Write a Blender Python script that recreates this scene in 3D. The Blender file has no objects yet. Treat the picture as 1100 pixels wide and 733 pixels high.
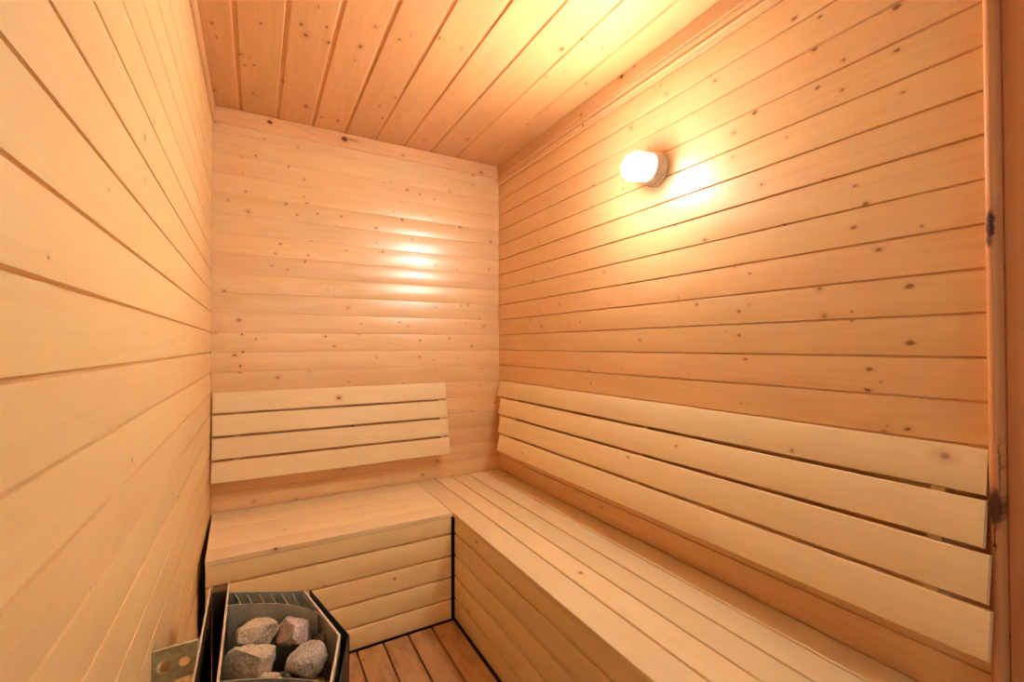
import bpy, bmesh, math, random
from mathutils import Vector, Matrix, noise

random.seed(11)
S = bpy.context.scene
COL = S.collection
H = 1.1574                       # eye height above the duckboard floor
XL, XR, D, ZC = -0.1661, 1.2249, 2.3085, 1.0363 + H
YF = 0.29                        # room side of the door jamb
PITCH, Z0 = 0.0865, -0.0262 + H  # wall boards
ZB = -0.71 + H                   # bench top
XB, YB = 0.7329, 1.7953          # bench fronts
PI = math.pi


def lin(r, g, b):
    f = lambda c: (c / 255 / 12.92) if c / 255 <= 0.04045 else ((c / 255 + 0.055) / 1.055) ** 2.4
    return (f(r), f(g), f(b), 1.0)


# ------------------------------------------------------------------ node helpers
class NT:
    def __init__(self, name):
        self.m = bpy.data.materials.new(name)
        self.m.use_nodes = True
        self.t = self.m.node_tree
        self.t.nodes.clear()

    def n(self, typ, **kw):
        nd = self.t.nodes.new(typ)
        for k, v in kw.items():
            setattr(nd, k, v)
        return nd

    def link(self, a, b):
        self.t.links.new(a, b)

    def put(self, sock, v):
        if isinstance(v, bpy.types.NodeSocket):
            self.link(v, sock)
        else:
            sock.default_value = v

    def math(self, op, a, b=0.0, c=None, clamp=False):
        nd = self.n('ShaderNodeMath', operation=op, use_clamp=clamp)
        self.put(nd.inputs[0], a)
        self.put(nd.inputs[1], b)
        if c is not None:
            self.put(nd.inputs[2], c)
        return nd.outputs[0]

    def vmath(self, op, a, b):
        nd = self.n('ShaderNodeVectorMath', operation=op)
        self.put(nd.inputs[0], a)
        self.put(nd.inputs[1], b)
        return nd.outputs['Value'] if op in ('LENGTH', 'DISTANCE', 'DOT_PRODUCT') else nd.outputs['Vector']

    def smooth(self, v, a, b, lo=0.0, hi=1.0):
        nd = self.n('ShaderNodeMapRange', interpolation_type='SMOOTHSTEP')
        self.put(nd.inputs['Value'], v)
        nd.inputs['From Min'].default_value = a
        nd.inputs['From Max'].default_value = b
        nd.inputs['To Min'].default_value = lo
        nd.inputs['To Max'].default_value = hi
        return nd.outputs[0]

    def noise(self, vec, scale, detail=3, rough=0.5, dist=0.0):
        nd = self.n('ShaderNodeTexNoise', noise_dimensions='3D')
        self.put(nd.inputs['Vector'], vec)
        nd.inputs['Scale'].default_value = scale
        nd.inputs['Detail'].default_value = detail
        nd.inputs['Roughness'].default_value = rough
        nd.inputs['Distortion'].default_value = dist
        return nd.outputs['Fac']

    def mix(self, fac, a, b, blend='MIX'):
        nd = self.n('ShaderNodeMix', data_type='RGBA', blend_type=blend)
        self.put(nd.inputs[0], fac)
        self.put(nd.inputs[6], a)
        self.put(nd.inputs[7], b)
        return nd.outputs[2]

    def out(self, bsdf):
        o = self.n('ShaderNodeOutputMaterial')
        self.link(bsdf.outputs[0], o.inputs['Surface'])
        return self.m


def wood(name, light, dark, rough=0.42, spec=0.5, coat=0.0, knots=0.5, knot_cell=(0.24, 0.06),
         knot_size=(0.0025, 0.0075), tone=0.055, grain=0.55, hand=(), knot_col=(96, 44, 18), stain=0.0, coat_rough=0.25):
    """Pine boards. UV layer 'wood' is in metres: u along the board, v across, shifted per board.
    UV layer 'place' is unshifted metres, for single knots set by hand. Attribute 'tone' is random per board."""
    N = NT(name)
    uv = N.n('ShaderNodeUVMap', uv_map='wood').outputs[0]
    at = N.n('ShaderNodeAttribute', attribute_name='tone')
    sep = N.n('ShaderNodeSeparateColor')
    N.link(at.outputs['Color'], sep.inputs[0])
    # ---- scattered knots
    sc = (1 / knot_cell[0], 1 / knot_cell[1], 1)
    vor = N.n('ShaderNodeTexVoronoi', voronoi_dimensions='2D', feature='F1')
    vor.inputs['Scale'].default_value = 1.0
    cv = N.vmath('MULTIPLY', uv, sc)
    N.link(cv, vor.inputs['Vector'])
    dlt = N.vmath('SUBTRACT', cv, vor.outputs['Position'])
    dm = N.vmath('MULTIPLY', dlt, (knot_cell[0] * 0.8, knot_cell[1], 0))
    wob = N.noise(uv, 90, 2)
    dist = N.vmath('LENGTH', dm, (0, 0, 0))
    dist = N.math('ADD', dist, N.math('MULTIPLY', N.math('SUBTRACT', wob, 0.5), 0.005))
    csep = N.n('ShaderNodeSeparateColor')
    N.link(vor.outputs['Color'], csep.inputs[0])
    has = N.math('LESS_THAN', csep.outputs[0], knots)
    rad = N.math('ADD', knot_size[0], N.math('MULTIPLY', N.math('POWER', csep.outputs[1], 2.0), knot_size[1] - knot_size[0]))
    rel = N.math('DIVIDE', dist, rad)
    core = N.math('MULTIPLY', N.smooth(rel, 0.55, 1.25, 1, 0), has)
    core = N.math('MULTIPLY', core, N.math('ADD', 0.45, N.math('MULTIPLY', csep.outputs[2], 0.55)))
    halo = N.math('MULTIPLY', N.smooth(rel, 0.8, 4.0, 1, 0), has)
    # ---- knots at places of their own
    if hand:
        pl = N.n('ShaderNodeUVMap', uv_map='place').outputs[0]
        wv = N.vmath('MULTIPLY', N.vmath('SUBTRACT', N.n('ShaderNodeTexNoise').outputs['Color'], (.5, .5, .5)), (0.009, 0.007, 0))
        nz = [x for x in N.t.nodes if x.bl_idname == 'ShaderNodeTexNoise'][-1]
        N.link(pl, nz.inputs['Vector'])
        nz.inputs['Scale'].default_value = 120
        plw = N.vmath('ADD', pl, wv)
        for (u, v, ru, rv, k) in hand:
            q = N.vmath('MULTIPLY', N.vmath('SUBTRACT', plw, (u, v, 0)), (1 / ru, 1 / rv, 0))
            ln = N.vmath('LENGTH', q, (0, 0, 0))
            core = N.math('MAXIMUM', core, N.smooth(ln, 0.6, 1.15, k, 0))
            halo = N.math('MAXIMUM', halo, N.smooth(ln, 0.8, 2.6, 0.8, 0))
    # ---- grain
    w1 = N.noise(N.vmath('MULTIPLY', uv, (0.9, 9.0, 1)), 1.0, 2, 0.5)
    w1 = N.math('ADD', w1, N.math('MULTIPLY', halo, 0.10))
    rings = N.math('SINE', N.math('MULTIPLY', w1, 62.0))
    rings = N.math('MULTIPLY_ADD', rings, 0.5, 0.5)
    fine = N.noise(N.vmath('MULTIPLY', uv, (2.2, 170.0, 1)), 1.0, 3, 0.6)
    blot = N.noise(N.vmath('MULTIPLY', uv, (3.0, 12.0, 1)), 1.0, 2, 0.5)
    g = N.math('ADD', N.math('MULTIPLY', rings, 0.30), N.math('MULTIPLY', N.math('SUBTRACT', fine, 0.3), 0.75))
    g = N.math('ADD', g, N.math('MULTIPLY', N.math('SUBTRACT', blot, 0.5), 1.2))
    g = N.math('MULTIPLY', g, grain, clamp=True)
    c = N.mix(g, light, dark)
    # per board lightness and hue
    val = N.math('ADD', 1 - tone, N.math('MULTIPLY', sep.outputs[0], 2 * tone))
    hsv = N.n('ShaderNodeHueSaturation')
    N.link(c, hsv.inputs['Color'])
    N.link(val, hsv.inputs['Value'])
    N.link(N.math('ADD', 0.4965, N.math('MULTIPLY', sep.outputs[1], 0.007)), hsv.inputs['Hue'])
    c = hsv.outputs[0]
    c = N.mix(N.math('MULTIPLY', halo, 0.35), c, lin(186, 110, 58))
    c = N.mix(core, c, lin(*knot_col))
    if stain:
        st = N.smooth(N.noise(N.vmath('MULTIPLY', uv, (5, 11, 1)), 1.0, 4, 0.6), 0.42, 0.72, 0, stain)
        c = N.mix(st, c, lin(96, 62, 40))
    b = N.n('ShaderNodeBsdfPrincipled')
    N.link(c, b.inputs['Base Color'])
    N.link(N.math('ADD', rough - 0.06, N.math('MULTIPLY', fine, 0.16)), b.inputs['Roughness'])
    b.inputs['Specular IOR Level'].default_value = spec
    b.inputs['Coat Weight'].default_value = coat
    b.inputs['Coat Roughness'].default_value = coat_rough
    bp = N.n('ShaderNodeBump')
    bp.inputs['Strength'].default_value = 0.25
    bp.inputs['Distance'].default_value = 0.0006
    hgt = N.math('ADD', fine, N.math('MULTIPLY', blot, 1.6))
    N.link(hgt, bp.inputs['Height'])
    N.link(bp.outputs[0], b.inputs['Normal'])
    if coat:
        N.link(bp.outputs[0], b.inputs['Coat Normal'])
    return N.out(b)


def steel(name, col, rough=0.45, metal=0.85, mottle=0.35, scale=40, col2=None):
    N = NT(name)
    tc = N.n('ShaderNodeTexCoord').outputs['Object']
    a = N.noise(tc, scale, 4, 0.6)
    c2 = col2 or tuple(x * 0.45 for x in col[:3]) + (1,)
    c = N.mix(N.smooth(a, 0.35, 0.7, 0, mottle), col, c2)
    b = N.n('ShaderNodeBsdfPrincipled')
    N.link(c, b.inputs['Base Color'])
    b.inputs['Metallic'].default_value = metal
    N.link(N.math('ADD', rough - 0.1, N.math('MULTIPLY', a, 0.2)), b.inputs['Roughness'])
    bp = N.n('ShaderNodeBump')
    bp.inputs['Strength'].default_value = 0.15
    bp.inputs['Distance'].default_value = 0.001
    N.link(a, bp.inputs['Height'])
    N.link(bp.outputs[0], b.inputs['Normal'])
    return N.out(b)


def plain(name, col, rough=0.5, spec=0.5):
    N = NT(name)
    tc = N.n('ShaderNodeTexCoord').outputs['Object']
    a = N.noise(tc, 25, 3)
    c = N.mix(N.math('MULTIPLY', a, 0.25), col, tuple(x * 0.7 for x in col[:3]) + (1,))
    b = N.n('ShaderNodeBsdfPrincipled')
    N.link(c, b.inputs['Base Color'])
    b.inputs['Roughness'].default_value = rough
    b.inputs['Specular IOR Level'].default_value = spec
    return N.out(b)


def stone_mat(name, base, tint, dark):
    N = NT(name)
    tc = N.n('ShaderNodeTexCoord').outputs['Object']
    big = N.noise(tc, 22, 4, 0.6)
    c = N.mix(N.smooth(big, 0.35, 0.65), base, tint)
    sp = N.noise(tc, 330, 3, 0.7)
    c = N.mix(N.smooth(sp, 0.50, 0.66, 0, 0.9), c, dark)
    sp2 = N.noise(N.vmath('ADD', tc, (3, 5, 9)), 280, 3, 0.65)
    c = N.mix(N.smooth(sp2, 0.55, 0.68, 0, 0.85), c, lin(226, 214, 196))
    b = N.n('ShaderNodeBsdfPrincipled')
    N.link(c, b.inputs['Base Color'])
    b.inputs['Roughness'].default_value = 0.9
    b.inputs['Specular IOR Level'].default_value = 0.2
    bp = N.n('ShaderNodeBump')
    bp.inputs['Strength'].default_value = 0.7
    bp.inputs['Distance'].default_value = 0.003
    N.link(N.math('ADD', N.noise(tc, 110, 5, 0.7), N.math('MULTIPLY', sp, 0.5)), bp.inputs['Height'])
    N.link(bp.outputs[0], b.inputs['Normal'])
    return N.out(b)


# ------------------------------------------------------------------ mesh helpers
class MB:
    """Collects polygons with wood UVs and board tones; build() links ONE mesh object."""
    def __init__(self):
        self.v, self.f, self.uv, self.pl, self.tn, self.sm = [], [], [], [], [], []

    def poly(self, pts, uvs=None, places=None, tone=(0.5, 0.5), smooth=False):
        i = len(self.v)
        self.v += [tuple(p) for p in pts]
        self.f.append(list(range(i, i + len(pts))))
        uvs = uvs or [(p[0], p[2]) for p in pts]
        self.uv += uvs
        self.pl += (places or uvs)
        self.tn += [(tone[0], tone[1], 0, 1)] * len(pts)
        self.sm.append(smooth)

    def prism(self, prof, o, L, W, Nn, l0, l1, tone=None, off=None, closed=True, caps=True, place0=(0, 0), segs=1, ends=None):
        """Extrude profile [(w, n)] along L from l0 to l1. ends: optional function w -> (l0, l1)."""
        o, L, W, Nn = Vector(o), Vector(L), Vector(W), Vector(Nn)
        tone = tone or (random.random(), random.random())
        off = off or (random.uniform(0, 60), random.uniform(0, 60))
        P = lambda l, q: o + L * l + W * q[0] + Nn * q[1]
        per = [0.0]
        k = len(prof)
        for i in range(k):
            a, b = prof[i], prof[(i + 1) % k]
            per.append(per[-1] + math.hypot(b[0] - a[0], b[1] - a[1]))
        for i in range(k if closed else k - 1):
            a, b = prof[i], prof[(i + 1) % k]
            ea = ends(a[0]) if ends else (l0, l1)
            eb = ends(b[0]) if ends else (l0, l1)
            va, vb = prof[0][0] + per[i], prof[0][0] + per[i + 1]
            self.poly([P(ea[0], a), P(ea[1], a), P(eb[1], b), P(eb[0], b)],
                      [(ea[0] + off[0], va + off[1]), (ea[1] + off[0], va + off[1]),
                       (eb[1] + off[0], vb + off[1]), (eb[0] + off[0], vb + off[1])],
                      [(ea[0] + place0[0], a[0] + place0[1]), (ea[1] + place0[0], a[0] + place0[1]),
                       (eb[1] + place0[0], b[0] + place0[1]), (eb[0] + place0[0], b[0] + place0[1])],
                      tone, True)
        if caps and closed:
            for s in (0, 1):
                pts = [P((ends(q[0]) if ends else (l0, l1))[s], q) for q in prof]
                self.poly(pts, [(q[0] * 0.1 + off[0], q[1] + off[1]) for q in prof], [(-99, -99)] * k, tone)

    def build(self, name, mat, parent=None, angle=24, weld=True):
        me = bpy.data.meshes.new(name)
        me.from_pydata(self.v, [], self.f)
        me.uv_layers.new(name='wood')
        me.uv_layers.new(name='place')
        me.color_attributes.new('tone', 'FLOAT_COLOR', 'CORNER')
        a, b, t = me.uv_layers['wood'], me.uv_layers['place'], me.color_attributes['tone']
        for i in range(len(self.uv)):
            a.data[i].uv = self.uv[i]
            b.data[i].uv = self.pl[i]
            t.data[i].color = self.tn[i]
        bm = bmesh.new()
        bm.from_mesh(me)
        if weld:
            bmesh.ops.remove_doubles(bm, verts=bm.verts, dist=1e-5)
        bmesh.ops.recalc_face_normals(bm, faces=bm.faces)
        bm.to_mesh(me)
        bm.free()
        for p in me.polygons:
            p.use_smooth = True
        me.set_sharp_from_angle(angle=math.radians(angle))
        me.materials.append(mat)
        return link(name, me, parent)


def link(name, me, parent=None):
    o = bpy.data.objects.new(name, me)
    COL.objects.link(o)
    if parent:
        o.parent = parent
        o.matrix_parent_inverse = Matrix.Translation(-parent.location)
    return o


def empty(name, loc, label, cat, group=None):
    o = bpy.data.objects.new(name, None)
    o.empty_display_size = 0.05
    COL.objects.link(o)
    o.location = loc
    return tag(o, label, cat, group)


def tag(o, label=None, cat=None, group=None, kind=None):
    for k, v in (('label', label), ('category', cat), ('group', group), ('kind', kind)):
        if v:
            o[k] = v
    return o


def bm_obj(name, bm, mat, parent=None, smooth=30):
    bmesh.ops.recalc_face_normals(bm, faces=bm.faces)
    me = bpy.data.meshes.new(name)
    bm.to_mesh(me)
    bm.free()
    if smooth:
        for p in me.polygons:
            p.use_smooth = True
        me.set_sharp_from_angle(angle=math.radians(smooth))
    me.materials.append(mat)
    return link(name, me, parent)


def rounded(w0, w1, t, r=0.004, back=0.0, cup=0.0, seg=3):
    """Board cross-section: face at n = back + t, edges eased with radius r."""
    pts = [(w0, back)]
    top = back + t
    for i in range(seg + 1):
        a = PI - (PI / 2) * i / seg
        pts.append((w0 + r + r * math.cos(a), top - r + r * math.sin(a)))
    if cup:
        for i in range(1, 6):
            x = i / 6
            pts.append((w0 + r + (w1 - w0 - 2 * r) * x, top + cup * 4 * x * (1 - x)))
    for i in range(seg + 1):
        a = PI / 2 - (PI / 2) * i / seg
        pts.append((w1 - r + r * math.cos(a), top - r + r * math.sin(a)))
    pts.append((w1, back))
    return pts


def plank_profile(p, groove, depth, cup=0.0006, tilt=0.0, base=-0.02, flat=0.002, cham=None):
    """Tongue and groove board of pitch p: half a recess on each side of a slightly domed face."""
    h = groove / 2
    c = cham if cham else h - flat / 2
    pts = [(0, base), (0, -depth), (h - c, -depth), (h - 0.25 * c, -depth * 0.12)]
    n = 8
    for i in range(n + 1):
        x = i / n
        w = h + (p - 2 * h) * x
        pts.append((w, cup * (4 * x * (1 - x)) + tilt * (x - 0.5)))
    pts += [(p - h + 0.25 * c, -depth * 0.12), (p - h + c, -depth), (p, -depth), (p, base)]
    return pts


# ------------------------------------------------------------------ materials
# single knots that can be seen in the boards: (along the board, across, half length, half width, darkness) in metres
KN_RIGHT = ((0.519, 1.5316, 0.0076, 0.0050, 0.80), (0.499, 1.4832, 0.0093, 0.0062, 0.95), (0.686, 1.4787, 0.0064, 0.0043, 0.80), (0.523, 1.4339, 0.0095, 0.0063, 0.95), (0.475, 1.3720, 0.0109, 0.0073, 0.95), (0.420, 1.2834, 0.0121, 0.0081, 0.95), (0.420, 1.1600, 0.0121, 0.0081, 0.95), (0.815, 1.2559, 0.0094, 0.0062, 0.80), (0.815, 1.1867, 0.0094, 0.0062, 0.80), (0.529, 1.2355, 0.0057, 0.0038, 0.80), (0.529, 1.2135, 0.0057, 0.0038, 0.80), (0.781, 1.3613, 0.0069, 0.0046, 0.80), (0.796, 1.1167, 0.0092, 0.0062, 0.80), (0.495, 1.1006, 0.0092, 0.0061, 0.95), (0.436, 1.9013, 0.0141, 0.0094, 0.95), (0.437, 1.8049, 0.0088, 0.0059, 0.95), (0.427, 1.7065, 0.0070, 0.0047, 0.80), (0.591, 1.9782, 0.0080, 0.0054, 0.80), (0.605, 1.9040, 0.0101, 0.0068, 0.95), (0.599, 1.8031, 0.0081, 0.0054, 0.80), (0.544, 1.7705, 0.0077, 0.0051, 0.80), (0.540, 1.8406, 0.0077, 0.0051, 0.80), (0.653, 2.0126, 0.0126, 0.0084, 0.95), (0.762, 1.8145, 0.0113, 0.0076, 0.95), (1.042, 1.5591, 0.0081, 0.0054, 0.80), (1.554, 1.2595, 0.0087, 0.0058, 0.80), (1.862, 1.2488, 0.0099, 0.0066, 0.80), (0.499, 1.0533, 0.0092, 0.0062, 0.95), (0.426, 0.9750, 0.0104, 0.0069, 0.95), (1.290, 1.7591, 0.0077, 0.0051, 0.80))
KN_BACK = ((-0.107, 1.7921, 0.0081, 0.0081, 0.80), (0.196, 1.9382, 0.0075, 0.0075, 0.80), (-0.003, 2.0080, 0.0072, 0.0072, 0.80), (0.165, 1.7685, 0.0075, 0.0075, 0.80), (0.252, 1.7845, 0.0076, 0.0076, 0.80), (0.359, 1.7861, 0.0078, 0.0078, 0.80), (0.096, 1.6257, 0.0086, 0.0086, 0.80), (0.199, 1.5541, 0.0088, 0.0088, 0.80), (0.126, 1.5089, 0.0074, 0.0074, 0.80), (0.558, 1.6338, 0.0109, 0.0109, 0.80), (0.644, 1.2789, 0.0083, 0.0083, 0.80), (0.453, 1.2676, 0.0080, 0.0080, 0.80), (-0.053, 1.2096, 0.0094, 0.0094, 0.80), (-0.049, 1.1319, 0.0094, 0.0094, 0.80), (-0.059, 1.0708, 0.0094, 0.0094, 0.80), (0.328, 1.1574, 0.0090, 0.0090, 0.80), (0.753, 1.1856, 0.0099, 0.0099, 0.80), (0.752, 1.0997, 0.0099, 0.0099, 0.80), (0.129, 1.9865, 0.0074, 0.0074, 0.80), (-0.040, 1.8419, 0.0083, 0.0083, 0.80), (0.658, 1.8108, 0.0111, 0.0111, 0.80), (0.713, 1.7153, 0.0084, 0.0084, 0.80), (1.029, 1.3841, 0.0090, 0.0090, 0.80), (0.753, 1.9596, 0.0085, 0.0085, 0.80))
KN_CEIL = ((1.720, -0.1249, 0.0129, 0.0086, 0.95), (1.790, -0.1173, 0.0107, 0.0072, 0.80), (1.644, 0.0107, 0.0129, 0.0086, 0.95), (1.586, 0.1238, 0.0155, 0.0103, 0.95), (1.604, 0.3113, 0.0194, 0.0130, 0.95), (1.430, 0.5346, 0.0135, 0.0090, 0.95), (1.441, 0.6208, 0.0112, 0.0075, 0.80), (2.120, 0.1851, 0.0242, 0.0162, 0.95), (1.903, -0.0081, 0.0118, 0.0079, 0.80), (1.919, -0.0379, 0.0118, 0.0079, 0.80), (1.968, 0.0899, 0.0157, 0.0105, 0.95), (2.185, 0.3252, 0.0184, 0.0123, 0.95), (1.865, 0.5045, 0.0134, 0.0089, 0.80), (1.559, 0.1974, 0.0130, 0.0087, 0.95), (1.464, 0.4459, 0.0080, 0.0054, 0.80), (1.477, 0.1631, 0.0098, 0.0065, 0.80), (2.116, -0.0137, 0.0131, 0.0088, 0.80), (2.188, 0.2580, 0.0145, 0.0097, 0.80), (1.964, 0.4627, 0.0139, 0.0092, 0.80))
KN_RIGHT = tuple((a, b, c * 0.7, d * 0.7, e * 0.85) for a, b, c, d, e in KN_RIGHT)
KN_CEIL = tuple((a, b, c * 0.6, d * 0.55, e * 0.8) for a, b, c, d, e in KN_CEIL)
KN_BACK = tuple((a, b, c * 0.55, d * 0.55, e * 0.85) for a, b, c, d, e in KN_BACK)
WALL_L, WALL_D = lin(230, 190, 137), lin(207, 156, 101)
MAT = {}
MAT['wall'] = wood('pine_wall_boards', WALL_L, WALL_D, rough=0.36, spec=0.5, coat=1.0, knots=0.36, knot_cell=(0.15, 0.06), knot_size=(0.0020, 0.0050), hand=KN_BACK, coat_rough=0.26)
MAT['wall_right'] = wood('pine_wall_boards_right', WALL_L, WALL_D, rough=0.42, spec=0.5, coat=0.9, knots=0.28,
                         knot_cell=(0.17, 0.07), knot_size=(0.0016, 0.0045), hand=KN_RIGHT, coat_rough=0.3)
MAT['wall_left'] = wood('pine_wall_boards_left', lin(232, 196, 136), lin(216, 171, 110), rough=0.42, coat=0.3, knots=0.22,
                        knot_cell=(0.2, 0.07), knot_size=(0.0015, 0.005), grain=0.45, coat_rough=0.3)
MAT['ceiling'] = wood('pine_ceiling_boards', lin(214, 162, 108), lin(190, 132, 80), rough=0.42, coat=0.3, knots=0.25,
                      knot_cell=(0.2, 0.075), knot_size=(0.003, 0.008), hand=KN_CEIL, tone=0.06, coat_rough=0.3)
MAT['bench'] = wood('bench_wood', lin(236, 213, 166), lin(223, 191, 142), rough=0.6, spec=0.3, knots=0.10,
                    knot_cell=(0.3, 0.08), tone=0.07, grain=0.5)
MAT['bench_front_lit'] = wood('yellow_lit_bench_front', lin(246, 220, 160), lin(236, 198, 134), rough=0.55, spec=0.3, knots=0.10,
                          knot_cell=(0.3, 0.08), tone=0.05, grain=0.45)  # yellower boards, with extra light on this front put into the colour
MAT['trim'] = wood('pine_trim', lin(218, 172, 122), lin(192, 138, 90), rough=0.45, knots=0.28, knot_cell=(0.3, 0.05),
                   knot_size=(0.004, 0.009), tone=0.05)
MAT['floor'] = wood('worn_floor_slats', lin(190, 146, 100), lin(144, 102, 66), rough=0.6, spec=0.3, knots=0.1, tone=0.10, stain=0.6)
MAT['dark_wood'] = plain('dark_stained_wood', lin(62, 42, 30), 0.8, 0.2)
MAT['gap'] = plain('gap_shade_black', lin(26, 22, 20), 0.85, 0.1)  # black colour stands in for the shade in the gap by the wall
MAT['steel'] = steel('grey_steel', lin(168, 166, 150), 0.5, 0.3, 0.35, 30)
MAT['rim'] = steel('worn_steel_edge', lin(216, 200, 178), 0.45, 0.15, 0.3, 60)
MAT['black_steel'] = steel('black_painted_steel', lin(34, 36, 35), 0.45, 0.2, 0.3, 40)
MAT['brown_steel'] = steel('scorched_brown_steel', lin(104, 84, 62), 0.5, 0.5, 0.6, 18, lin(48, 38, 30))
MAT['galv'] = steel('galvanised_steel', lin(206, 198, 160), 0.42, 0.35, 0.7, 55, lin(150, 146, 104))
MAT['porcelain'] = plain('porcelain_white', lin(226, 214, 204), 0.35)

# ------------------------------------------------------------------ room
def plank_wall(name, mat, o, L, W, Nn, l0, l1, k0, k1, p, groove, depth, start, cup=0.0006, tiltr=0.0008, flat=0.002, lo=None, hi=None):
    mb = MB()
    for k in range(k0, k1):
        pr = plank_profile(p, groove, depth, cup * random.uniform(0.6, 1.4), random.uniform(-tiltr, tiltr), flat=flat)
        w = start + k * p
        pr = [(min(max(q[0] + w, lo), hi), q[1]) for q in pr]
        mb.prism(pr, o, L, W, Nn, l0, l1, place0=(0, 0))
    ob = mb.build(name, mat, weld=False)
    tag(ob, kind='structure')
    return ob


KLO, KHI = -14, 13
plank_wall('wall_back', MAT['wall'], (0, D, 0), (1, 0, 0), (0, 0, 1), (0, -1, 0), XL - 0.0, XR + 0.0, KLO, KHI, PITCH, 0.0030, 0.0016, Z0,
           cup=0.0024, tiltr=0.0014, flat=0.0008, lo=-0.04, hi=ZC)
plank_wall('wall_left', MAT['wall_left'], (XL, 0, 0), (0, 1, 0), (0, 0, 1), (1, 0, 0), -0.45, D + 0.02, KLO, KHI, PITCH, 0.0055, 0.0065, Z0,
           cup=0.0008, lo=-0.04, hi=ZC)
plank_wall('wall_right', MAT['wall_right'], (XR, 0, 0), (0, 1, 0), (0, 0, 1), (-1, 0, 0), YF - 0.04, D + 0.02, KLO, KHI, PITCH, 0.0065, 0.0070, Z0,
           cup=0.0008, tiltr=0.0010, lo=-0.04, hi=ZC)
plank_wall('ceiling', MAT['ceiling'], (0, 0, ZC), (0, 1, 0), (1, 0, 0), (0, 0, -1), -0.45, D + 0.02, -2, 10, 0.1447, 0.021, 0.006, -0.0625,
           cup=0.0004, tiltr=0.0005, flat=0.009, lo=XL - 0.02, hi=XR + 0.02)

# floor: dark sub-floor and long slats with open gaps between them
mb = MB()
mb.prism([(XL - 0.02, -0.05), (XL - 0.02, -0.03), (XR + 0.02, -0.03), (XR + 0.02, -0.05)], (0, 0, 0), (0, 1, 0), (1, 0, 0), (0, 0, 1), -0.45, D + 0.02)
mb.build('floor', MAT['dark_wood'])
tag(bpy.data.objects['floor'], kind='structure')
duck = empty('duckboard', (0.28, 0.9, -0.03), 'brown slatted wooden duckboard floor with dark gaps in front of the benches', 'duckboard')
x = 0.7275
while x - 0.0925 > XL - 0.02:
    mb = MB()
    mb.prism(rounded(max(x - 0.0925, XL + 0.006), x, 0.022, 0.003, -0.022), (0, 0, 0), (0, 1, 0), (1, 0, 0), (0, 0, 1), -0.40, YB - 0.010)
    mb.build('slat', MAT['floor'], duck)
    x -= 0.0985
for y in (0.1, 0.9, 1.7):
    mb = MB()
    mb.prism([(y - 0.02, -0.03), (y - 0.02, -0.0222), (y + 0.02, -0.0222), (y + 0.02, -0.03)], (0, 0, 0), (1, 0, 0), (0, 1, 0), (0, 0, 1), XL + 0.01, 0.72)
    mb.build('batten', MAT['dark_wood'], duck)

# ceiling trims
CR0 = 0.9665 + H
mb = MB()
mb.prism([(CR0, 0), (CR0, 0.010), (CR0 + 0.003, 0.0125), (ZC - 0.004, 0.0125), (ZC - 0.002, 0.0125), (ZC - 0.002, 0)],
         (0, D, 0), (1, 0, 0), (0, 0, 1), (0, -1, 0), XL + 0.010, XR - 0.001, tone=(0.55, 0.5), off=(3.1, 7.7))
MAT['trim_back'] = wood('pine_trim_back', lin(226, 176, 126), lin(198, 140, 92), rough=0.45, knots=0.10, knot_cell=(0.3, 0.05), tone=0.05,
                        hand=((0.372, CR0 + 0.040, 0.016, 0.013, 1.0), (0.052, CR0 + 0.045, 0.011, 0.009, 0.95),
                              (0.41, CR0 + 0.043, 0.03, 0.006, 0.4), (0.66, CR0 + 0.02, 0.006, 0.005, 0.6)))
mb.build('trim_1', MAT['trim_back'])
mb = MB()
mb.prism([(CR0, 0), (CR0, 0.0085), (CR0 + 0.003, 0.0105), (ZC - 0.002, 0.0105), (ZC - 0.002, 0)],
         (XL, 0, 0), (0, 1, 0), (0, 0, 1), (1, 0, 0), -0.4, D - 0.001, tone=(0.35, 0.6))
mb.build('trim_2', MAT['trim'])
mb = MB()
c0 = 0.9430 + H
prof = [(c0, 0), (c0, 0.006), (c0 + 0.004, 0.0095), (c0 + 0.009, 0.010), (c0 + 0.013, 0.0075), (c0 + 0.0145, 0.0065),
        (c0 + 0.018, 0.0075), (c0 + 0.024, 0.0105), (c0 + 0.030, 0.012), (c0 + 0.034, 0.012), (c0 + 0.036, 0.009), (c0 + 0.038, 0.009),
        (c0 + 0.040, 0.014), (ZC - 0.002, 0.014), (ZC - 0.002, 0)]
mb.prism(prof, (XR, 0, 0), (0, 1, 0), (0, 0, 1), (-1, 0, 0), YF + 0.0, D - 0.001, tone=(0.4, 0.7), off=(9.3, 2.2))
mb.build('trim_3', MAT['trim'])

# quarter-round bead and door jamb at the open front of the room
MAT['post'] = wood('pine_post', lin(226, 166, 112), lin(200, 134, 84), rough=0.45, knots=0.0, tone=0.05, knot_col=(74, 28, 16),
                   hand=((0.222 + H, 0.008, 0.032, 0.007, 1.0), (0.198 + H, 0.006, 0.018, 0.005, 0.9), (-0.302 + H, 0.010, 0.040, 0.010, 0.95),
                         (-0.345 + H, 0.009, 0.05, 0.0016, 0.7), (-0.372 + H, 0.009, 0.006, 0.0035, 0.9), (-0.23 + H, 0.0155, 0.06, 0.0014, 0.6)))
mb = MB()
prof = [(0.0178, -0.02)] + [(0.0089 + 0.0089 * math.cos(a), 0.004 + 0.011 * math.sin(a)) for a in [i * PI / 8 for i in range(9)]] + [(0.0, -0.02)]
prof = [(q[0], q[1]) for q in prof]
mb.prism(prof, (1.2049, YF + 0.0068, 0), (0, 0, 1), (0, -1, 0), (-1, 0, 0), -0.03, ZC, tone=(0.5, 0.5), off=(1.0, 4.0))
mb.build('trim_4', MAT['post'])
mb = MB()
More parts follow.
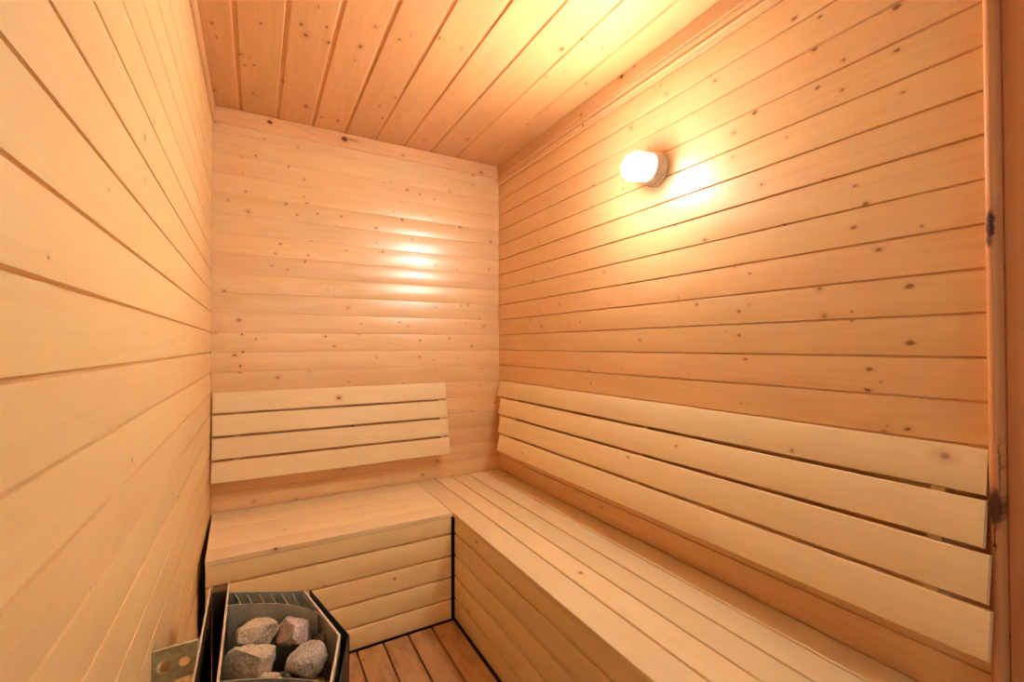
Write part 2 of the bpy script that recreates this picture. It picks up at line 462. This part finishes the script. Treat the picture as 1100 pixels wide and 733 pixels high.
mb.prism(rounded(0.0, 0.26, 0.014, 0.002, -0.03), (1.2049, YF + 0.0068 - 0.0200, 0), (0, 0, 1), (0, -1, 0), (-1, 0, 0), -0.03, ZC, tone=(0.2, 0.9), off=(5, 5))
MAT['jamb'] = wood('pine_jamb', lin(224, 164, 116), lin(204, 138, 92), rough=0.45, knots=0.0, tone=0.05, grain=0.35)
mb.build('trim_5', MAT['jamb'])
for n in range(1, 6):
    tag(bpy.data.objects['trim_%d' % n], kind='structure')

# ------------------------------------------------------------------ benches
def slat(parent, name, mat, o, L, W, Nn, l0, l1, w0, w1, t, r=0.004, back=0.0, ends=None, tone=None):
    m = MB()
    m.prism(rounded(w0, w1, t, r, back), o, L, W, Nn, l0, l1, ends=ends, tone=tone)
    return m.build(name, mat, parent)


FZ = [0.0, -0.0173, -0.0894, -0.182, -0.2716, -0.363, -0.447]    # heights of the joints in the bench fronts
X, Y, Z = (1, 0, 0), (0, 1, 0), (0, 0, 1)

rb = empty('sauna_bench', (0.975, 1.3, 0), 'long wooden bench running along the right wall below the lamp', 'bench')
for (a, b) in ((XB, 0.8315), (0.8375, 0.9265), (0.9325, 1.0225), (1.0285, 1.1185), (1.1245, 1.2150)):
    slat(rb, 'seat_slat', MAT['bench'], (0, 0, ZB - 0.018), Y, X, Z, YF + 0.03, D - 0.006, a, b, 0.018, 0.003)
for i in range(1, 6):
    z1 = FZ[i] - (0.0012 if i == 1 else 0.0035)
    z0 = FZ[i + 1] + (0.0035 if i < 5 else 0.001)
    slat(rb, 'front_board', MAT['bench'], (XB + 0.026, 0, ZB), Y, Z, (-1, 0, 0), YF + 0.03, YB + 0.004, z0, z1, 0.021, 0.0028)
for y in (YF + 0.05, 0.9, 1.5, 2.2):
    m = MB()
    m.prism([(XB + 0.0265, -0.029), (XB + 0.0265, ZB - 0.0185), (1.21, ZB - 0.0185), (1.21, -0.029)], (0, y, 0), Y, X, Z, 0, 0.03)
    m.build('frame', MAT['dark_wood'], rb)

lb = empty('sauna_bench', (0.29, 2.05, 0), 'short wooden bench across the back wall behind the stove', 'bench')
YS = [1.7965, 1.898, 1.999, 2.100, 2.201, 2.302]
endx = lambda w: (-0.1436 - (w - 1.7965) / 0.505 * 0.0150, 0.7285)
for i in range(5):
    slat(lb, 'seat_slat', MAT['bench'], (0, 0, ZB - 0.0165), X, Y, Z, 0, 0, YS[i] + 0.0004, YS[i + 1] - 0.0004, 0.0165, 0.0022, ends=endx)
for i in range(1, 6):
    z1 = FZ[i] - (0.0012 if i == 1 else 0.0035)
    z0 = FZ[i + 1] + (0.0035 if i < 5 else 0.001)
    slat(lb, 'front_board', MAT['bench_front_lit'], (0, YB + 0.024, ZB), X, Z, (0, -1, 0), -0.1420, 0.7225, z0, z1, 0.0215, 0.0028)
for x in (-0.135, 0.25, 0.69):
    m = MB()
    m.prism([(YB + 0.0245, -0.029), (YB + 0.0245, ZB - 0.017), (2.29, ZB - 0.017), (2.29, -0.029)], (x, 0, 0), X, Y, Z, 0, 0.03)
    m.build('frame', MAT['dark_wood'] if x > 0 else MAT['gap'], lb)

# ------------------------------------------------------------------ leaning backrests
def backrest(root, top, bot, Ldir, ends, battens, wall_n, flip):
    """top/bot: (distance from wall of the face, z); slats follow the line between them."""
    base = Vector(root['o'])
    n = Vector(wall_n)
    P0 = base + n * top[0] + Vector((0, 0, top[1]))
    P1 = base + n * bot[0] + Vector((0, 0, bot[1]))
    s = (P0 - P1).normalized()
    ln = (P0 - P1).length
    face = Vector(Ldir).cross(s)
    if face.dot(n) < 0:
        face = -face
    t = 0.016
    g = 0.0095
    w = (ln - 3 * g) / 4
    for i in range(4):
        w1 = ln - i * (w + g)
        m = MB()
        m.prism(rounded(w1 - w, w1, t, 0.0035, -t), P1, Ldir, s, face, ends[i][0], ends[i][1])
        m.build('slat', MAT['bench'], root)
    for l in battens:
        m = MB()
        b0 = P1 + s * 0.012 - face * (t + 0.0002)
        b1 = P1 + s * (ln - 0.012) - face * (t + 0.0002)
        q = lambda p: (p - base).dot(n)
        prof = [(b0.z, q(b0)), (b1.z, max(q(b1), 0.0035)), (b1.z, 0.0026), (b0.z, 0.0026)]
        m.prism(prof, base, Ldir, Z, n, l, l + 0.022)
        m.build('batten', MAT['bench'], root)


r1 = empty('bench_backrest', (XR, 1.2, 0.6), 'long leaning backrest of four slats on the right wall above the long bench', 'backrest')
r1['o'] = (XR, 0, 0)
backrest(r1, (0.0185, -0.199 + H), (0.100, -0.564 + H), Y, [(0.2985, 2.262), (0.2980, 2.215), (0.2890, 2.178), (0.2830, 2.152)],
         (0.36, 1.15, 2.05), (-1, 0, 0), False)
r2 = empty('bench_backrest', (0.36, D, 0.6), 'short leaning backrest of four slats on the back wall above the short bench', 'backrest')
r2['o'] = (0, D, 0)
backrest(r2, (0.0185, -0.197 + H), (0.090, -0.566 + H), X, [(-0.158, 0.887)] * 4, (-0.08, 0.845), (0, -1, 0), False)
for o in (r1, r2):
    del o['o']

# ------------------------------------------------------------------ wall lamp
LX, LY, LZ = XR, 1.122, 0.617 + H


droop = lambda d: max(0.0, d - 0.049) * 0.15      # the glass hangs a little


def lathe(prof, seg=40):
    """Revolve [(distance from the wall, radius)] about the lamp axis."""
    bm = bmesh.new()
    rings = []
    for (d, r) in prof:
        if r < 1e-6:
            rings.append([bm.verts.new((LX - d, LY, LZ - droop(d)))])
        else:
            rings.append([bm.verts.new((LX - d, LY + r * math.cos(2 * PI * i / seg), LZ - droop(d) + r * math.sin(2 * PI * i / seg))) for i in range(seg)])
    for a, b in zip(rings, rings[1:]):
        for i in range(seg):
            j = (i + 1) % seg
            if len(a) == 1 and len(b) == 1:
                continue
            if len(a) == 1:
                bm.faces.new((a[0], b[j], b[i]))
            elif len(b) == 1:
                bm.faces.new((a[i], a[j], b[0]))
            else:
                bm.faces.new((a[i], a[j], b[j], b[i]))
    return bm


lamp = empty('wall_lamp', (LX, LY, LZ), 'lit round white lamp with a pale collar on the right wall', 'lamp')
bm_obj('mounting_plate', lathe([(0.0, 0), (0.0, 0.056), (0.006, 0.058), (0.010, 0.056), (0.010, 0)]), MAT['porcelain'], lamp)
bm_obj('collar', lathe([(0.010, 0), (0.010, 0.0535), (0.030, 0.0535), (0.046, 0.0505), (0.049, 0.047), (0.049, 0)]), MAT['porcelain'], lamp)
N = NT('glowing_opal_glass')
em = N.n('ShaderNodeEmission')
em.inputs['Color'].default_value = (1.0, 0.96, 0.87, 1)
gx = N.n('ShaderNodeSeparateXYZ')
N.link(N.n('ShaderNodeTexCoord').outputs['Object'], gx.inputs[0])
N.link(N.smooth(N.math('SUBTRACT', LX, gx.outputs[0]), 0.093, 0.147, 6.0, 760.0), em.inputs['Strength'])   # the bulb sits in the outer end of the glass
MAT['glow'] = N.out(em)
prof = [(0.0495, 0.0), (0.0495, 0.044), (0.060, 0.0475), (0.085, 0.0485), (0.105, 0.0475)]
for i in range(1, 9):
    a = i / 8 * PI / 2
    prof.append((0.105 + 0.042 * math.sin(a), 0.0475 * math.cos(a)))
bm_obj('lamp_globe', lathe(prof), MAT['glow'], lamp)

# ------------------------------------------------------------------ heater with stones
HY = 1.06
heater = empty('sauna_heater', (0.02, HY, 0.1), 'grey and black steel sauna stove with stones hung on the left wall', 'stove')
ZT = lambda x: -0.585 - 0.25 * (x + 0.056) + H          # sloping top
ZBOT = 0.10


def sheet(name, path, ztop, zbot, t, mat, closed=False, rimw=None):
    """Thin upright sheet along plan path [(x, y)], thickness t to the left side of the path."""
    n = len(path)
    nor = []
    for i in range(n):
        a = Vector(path[max(i - 1, 0)] if not closed else path[i - 1])
        b = Vector(path[min(i + 1, n - 1)] if not closed else path[(i + 1) % n])
        d = (b - a).normalized()
        nor.append(Vector((-d.y, d.x)))
    bm = bmesh.new()
    V = []
    for p, q in zip(path, nor):
        p2 = Vector(p) + q * t
        zt, zt2 = ztop(p[0]), ztop(p2[0])
        V.append([bm.verts.new((p[0], p[1], zbot)), bm.verts.new((p[0], p[1], zt)),
                  bm.verts.new((p2[0], p2[1], zt2)), bm.verts.new((p2[0], p2[1], zbot))])
    rng = range(n) if closed else range(n - 1)
    for i in rng:
        a, b = V[i], V[(i + 1) % n]
        for k in range(4):
            bm.faces.new((a[k], a[(k + 1) % 4], b[(k + 1) % 4], b[k]))
    if not closed:
        bm.faces.new(V[0])
        bm.faces.new(V[-1][::-1])
    return bm_obj(name, bm, mat, heater, 30)


def mir(path):
    return [(x, 2 * HY - y) for (x, y) in path]


def box(name, x0, x1, y0, y1, z0, z1, mat, parent):
    bm = bmesh.new()
    bmesh.ops.create_cube(bm, size=1, matrix=Matrix.Translation(((x0 + x1) / 2, (y0 + y1) / 2, (z0 + z1) / 2)) @ Matrix.Diagonal((x1 - x0, y1 - y0, z1 - z0, 1)))
    bmesh.ops.bevel(bm, geom=bm.edges, offset=min(0.0012, 0.3 * min(x1 - x0, y1 - y0, z1 - z0)), segments=1, affect='EDGES')
    return bm_obj(name, bm, mat, parent, 0)


flat = lambda x: -0.585 + H
# rear housing: outer plate, end caps, inner plate
Y0, Y1 = 2 * HY - 1.33, 1.33
sheet('back_plate', [(-0.0915, Y1), (-0.0915, Y0)], flat, ZBOT, -0.0028, MAT['brown_steel'])
sheet('back_plate_edge', [(-0.0917, Y1), (-0.0917, Y0)], lambda x: flat(x) + 0.0012, flat(0), -0.0035, MAT['rim'])
sheet('inner_plate', [(-0.0575, Y1 - 0.0), (-0.0575, Y0)], flat, ZBOT, 0.0035, MAT['black_steel'])
sheet('inner_plate_edge', [(-0.0577, Y1), (-0.0577, Y0)], lambda x: flat(x) + 0.0012, flat(0), 0.0042, MAT['rim'])
box('end_cap', -0.0888, -0.0577, Y1 - 0.035, Y1, ZBOT, flat(0) - 0.004, MAT['brown_steel'], heater)
box('end_cap', -0.0888, -0.0577, Y0, Y0 + 0.035, ZBOT, flat(0) - 0.004, MAT['brown_steel'], heater)
# casing around the basket: side, chamfer, blunt front, chamfer, side
xs = -0.0535
path = [(xs, 1.272), (0.110, 1.272), (0.164, 1.062), (0.164, 2 * HY - 1.062), (0.110, 2 * HY - 1.272), (xs, 2 * HY - 1.272)]
sheet('casing', path, ZT, ZBOT, -0.0025, MAT['steel'])
sheet('casing_rim', [(0.111, 1.2725), (0.1645, 1.062), (0.1645, 2 * HY - 1.062), (0.111, 2 * HY - 1.2725)], lambda x: ZT(x) + 0.0015, ZT(0.165) - 0.0, -0.0045, MAT['rim'])
gp = [(0.124, 1.276), (0.183, 1.058), (0.183, 2 * HY - 1.058), (0.124, 2 * HY - 1.276)]
sheet('front_guard', gp, lambda x: ZT(x) + 0.001, ZBOT + 0.02, -0.002, MAT['black_steel'])
# curved basket walls and the louvre fins between them and the casing
arc = [(xs, 1.208), (-0.02, 1.2115), (0.015, 1.212), (0.05, 1.208), (0.085, 1.196), (0.112, 1.178), (0.128, 1.160)]
arc_near = [(xs, 0.943), (-0.02, 0.943), (0.015, 0.9405), (0.05, 0.934), (0.085, 0.924), (0.121, 0.909)]
for pth, s in ((arc, 1), (arc_near, -1)):
    sheet('basket_wall', pth, lambda x: ZT(x) + 0.0005, H - 0.84, 0.0022 * s, MAT['steel'])
for k, x0 in enumerate((-0.040, -0.017, 0.008, 0.033, 0.058, 0.083)):
    ya = 1.2155 - 0.25 * max(0, x0 - 0.02) ** 1.0 * 0.9
    fin = [(x0 + 0.012, ya), (x0 + 0.009, ya + 0.02), (x0 + 0.004, ya + 0.04), (x0, 1.2685)]
    sheet('fin', fin, lambda x: ZT(x) - 0.003, H - 0.72, 0.0022, MAT['steel'])
    sheet('fin', mir(fin), lambda x: ZT(x) - 0.003, H - 0.72, -0.0022, MAT['steel'])
# bottom of the basket
bm = bmesh.new()
fl = [bm.verts.new((x, y, H - 0.79)) for (x, y) in ((-0.0535, 2 * HY - 1.268), (0.108, 2 * HY - 1.268), (0.160, 2 * HY - 1.062), (0.160, 1.062), (0.108, 1.268), (-0.0535, 1.268))]
f = bm.faces.new(fl)
r = bmesh.ops.extrude_face_region(bm, geom=[f])
bmesh.ops.translate(bm, verts=[v for v in r['geom'] if isinstance(v, bmesh.types.BMVert)], vec=(0, 0, -0.004))
bm_obj('basket_floor', bm, MAT['black_steel'], heater, 0)

# galvanised wall bracket with two round holes
bm = bmesh.new()
bx0, bx1, bz0, bz1 = -0.1655, -0.0945, -0.627 + H, -0.5655 + H
cells = [(bx0, -0.1285, -0.1470, -0.5985 + H, 0.0125), (-0.1285, bx1, -0.1165, -0.5985 + H, 0.0092)]
SEG = 32
for (a, b, cx, cz, rr) in cells:
    inn, outv = [], []
    for i in range(SEG):
        t = 2 * PI * (i + 0.5) / SEG
        dx, dz = math.cos(t), math.sin(t)
        k = min(((b - cx) if dx > 0 else (a - cx)) / dx, ((bz1 - cz) if dz > 0 else (bz0 - cz)) / dz)
        inn.append(bm.verts.new((cx + rr * dx, 1.058, cz + rr * dz)))
        outv.append((cx + k * dx, cz + k * dz))
    ov = [bm.verts.new((p[0], 1.058, p[1])) for p in outv]
    for i in range(SEG):
        j = (i + 1) % SEG
        p, q = outv[i], outv[j]
        on = lambda p: (abs(p[0] - a) < 1e-6 or abs(p[0] - b) < 1e-6)
        if on(p) != on(q):
            cxx = a if min(abs(p[0] - a), abs(q[0] - a)) < 1e-6 else b
            czz = bz1 if p[1] > cz else bz0
            c = bm.verts.new((cxx, 1.058, czz))
            bm.faces.new((inn[i], ov[i], c, ov[j], inn[j]))
        else:
            bm.faces.new((inn[i], ov[i], ov[j], inn[j]))
bmesh.ops.remove_doubles(bm, verts=bm.verts, dist=1e-5)
r = bmesh.ops.extrude_face_region(bm, geom=bm.faces[:])
bmesh.ops.translate(bm, verts=[v for v in r['geom'] if isinstance(v, bmesh.types.BMVert)], vec=(0, 0.003, 0))
br = bm_obj('mounting_bracket', bm, MAT['galv'], heater, 30)
br['label'] = 'galvanised steel wall bracket with two round holes'
box('bracket_flange', XL + 0.0007, XL + 0.0035, 1.055, 1.10, bz0, bz1, MAT['galv'], br)
box('bracket_lip', bx0 + 0.003, bx1, 1.0605, 1.067, bz1 - 0.003, bz1, MAT['galv'], br)

# stones
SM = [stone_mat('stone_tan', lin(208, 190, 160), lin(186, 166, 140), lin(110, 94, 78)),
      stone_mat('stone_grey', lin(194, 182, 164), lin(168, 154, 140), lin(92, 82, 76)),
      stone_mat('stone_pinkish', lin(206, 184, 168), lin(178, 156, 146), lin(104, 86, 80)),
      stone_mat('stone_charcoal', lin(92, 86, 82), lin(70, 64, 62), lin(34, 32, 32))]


def stone(loc, size, rot, seed, mat, label, cuts=13, rough=0.07):
    rnd = random.Random(seed)
    bm = bmesh.new()
    bmesh.ops.create_icosphere(bm, subdivisions=5, radius=1.0)
    planes = []
    for _ in range(cuts):
        d = Vector((rnd.gauss(0, 1), rnd.gauss(0, 1), rnd.gauss(0, 1))).normalized()
        planes.append((d, rnd.uniform(0.55, 0.82)))
    sh = Vector((seed * 3.1, seed * 1.7, seed * 0.9))
    for v in bm.verts:
        p = v.co.copy()
        for d, h in planes:
            k = p.dot(d)
            if k > h:
                p -= d * (k - h) * 0.97
        nn = p.normalized()
        p += nn * (noise.fractal(p * 2.1 + sh, 1.0, 2.0, 4) * rough + noise.noise(p * 9 + sh) * 0.018)
        v.co = p
    mxs = [max(abs(v.co[i]) for v in bm.verts) for i in range(3)]
    for v in bm.verts:
        v.co = Vector((v.co[i] / mxs[i] * size[i] for i in range(3)))
    o = bm_obj('sauna_stone', bm, mat, None, 0)
    for p in o.data.polygons:
        p.use_smooth = True
    o.location = loc
    o.rotation_euler = rot
    tag(o, label, 'stone', 'stones in the sauna stove')
    return o


def st(x, y, z, *a):
    return stone((x, y, z + H), *a)


st(0.003, 1.170, -0.643, (0.049, 0.037, 0.030), (0.25, 0.1, 0.6), 3, SM[0], 'tan speckled stone nearest the far left corner of the stove basket')
st(-0.009, 1.100, -0.666, (0.054, 0.050, 0.040), (0.1, 0.15, 0.5), 8, SM[0], 'largest tan stone, lying against the left side of the stove basket')
st(0.083, 1.165, -0.668, (0.040, 0.039, 0.035), (0.2, -0.1, 0.4), 14, SM[2], 'pinkish grey stone at the far side of the basket, right of centre')
st(0.098, 1.066, -0.672, (0.041, 0.053, 0.040), (0.0, 0.2, -0.5), 21, SM[1], 'grey stone standing nearest the right front edge of the stove')
st(0.032, 1.052, -0.690, (0.034, 0.030, 0.026), (0.1, 0.1, 0.3), 33, SM[0], 'small tan stone wedged low beside the largest tan stone')
st(0.127, 1.140, -0.700, (0.017, 0.030, 0.036), (0.5, 0.3, 0.2), 41, SM[3], 'small dark angular stone against the right wall of the basket')
# the lower layer, dark in the gaps, standing on the basket floor
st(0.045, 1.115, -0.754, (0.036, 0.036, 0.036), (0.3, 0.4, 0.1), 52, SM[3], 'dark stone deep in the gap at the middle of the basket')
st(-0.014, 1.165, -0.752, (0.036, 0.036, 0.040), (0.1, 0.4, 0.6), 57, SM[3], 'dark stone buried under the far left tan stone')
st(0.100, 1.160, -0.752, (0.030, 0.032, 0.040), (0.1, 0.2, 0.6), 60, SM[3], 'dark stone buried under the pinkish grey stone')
st(0.098, 1.075, -0.754, (0.036, 0.042, 0.037), (0.1, 0.2, 0.6), 63, SM[1], 'grey stone buried under the stone nearest the right front edge')
st(-0.012, 1.080, -0.752, (0.036, 0.042, 0.038), (0.0, 0.1, 0.2), 66, SM[1], 'flat grey stone at the bottom of the basket on the left')
st(0.042, 1.010, -0.752, (0.042, 0.045, 0.038), (0.2, 0.1, 0.7), 71, SM[0], 'tan stone lowest in the near end of the basket')

# ------------------------------------------------------------------ light, camera
W = bpy.data.worlds.new('World')
S.world = W
W.use_nodes = True
bg = W.node_tree.nodes['Background']
bg.inputs[0].default_value = (1.0, 0.90, 0.76, 1)
bg.inputs[1].default_value = 0.13

hl = bpy.data.lights.new('fill_light', 'AREA')                   # added soft fill from an unseen source, brightens bench front and left wall
hl.shape = 'DISK'
hl.size = 0.7
hl.energy = 3.6
hl.color = (1.0, 0.93, 0.78)
ho = bpy.data.objects.new('fill_light', hl)
COL.objects.link(ho)
ho.location = (0.45, -0.95, 1.45)
ho.rotation_euler = (Vector((0.1, 2.3, 0.5)) - ho.location).to_track_quat('-Z', 'Y').to_euler()

cam = bpy.data.cameras.new('Camera')
co = bpy.data.objects.new('Camera', cam)
COL.objects.link(co)
yaw, pit, rol, fpx = 0.516772, 0.0102677, -0.0027362, 484.298
F = Vector((math.sin(yaw) * math.cos(pit), math.cos(yaw) * math.cos(pit), math.sin(pit)))
Rt = Vector((math.cos(yaw), -math.sin(yaw), 0))
Ut = Vector((-math.sin(yaw) * math.sin(pit), -math.cos(yaw) * math.sin(pit), math.cos(pit)))
R = math.cos(rol) * Rt + math.sin(rol) * Ut
U = -math.sin(rol) * Rt + math.cos(rol) * Ut
M = Matrix((R, U, -F)).transposed().to_4x4()
M.translation = Vector((0, 0, H))
co.matrix_world = M
cam.sensor_width = 36
cam.lens = fpx * 36 / 1100
cam.clip_start = 0.01
S.camera = co

S.view_settings.view_transform = 'Standard'
S.view_settings.look = 'None'
S.view_settings.gamma = 1
S.view_settings.use_curve_mapping = False
S.view_settings.exposure = 0.30
S.cycles.max_bounces = 14
S.cycles.diffuse_bounces = 10
S.cycles.glossy_bounces = 6
S.cycles.use_denoising = True
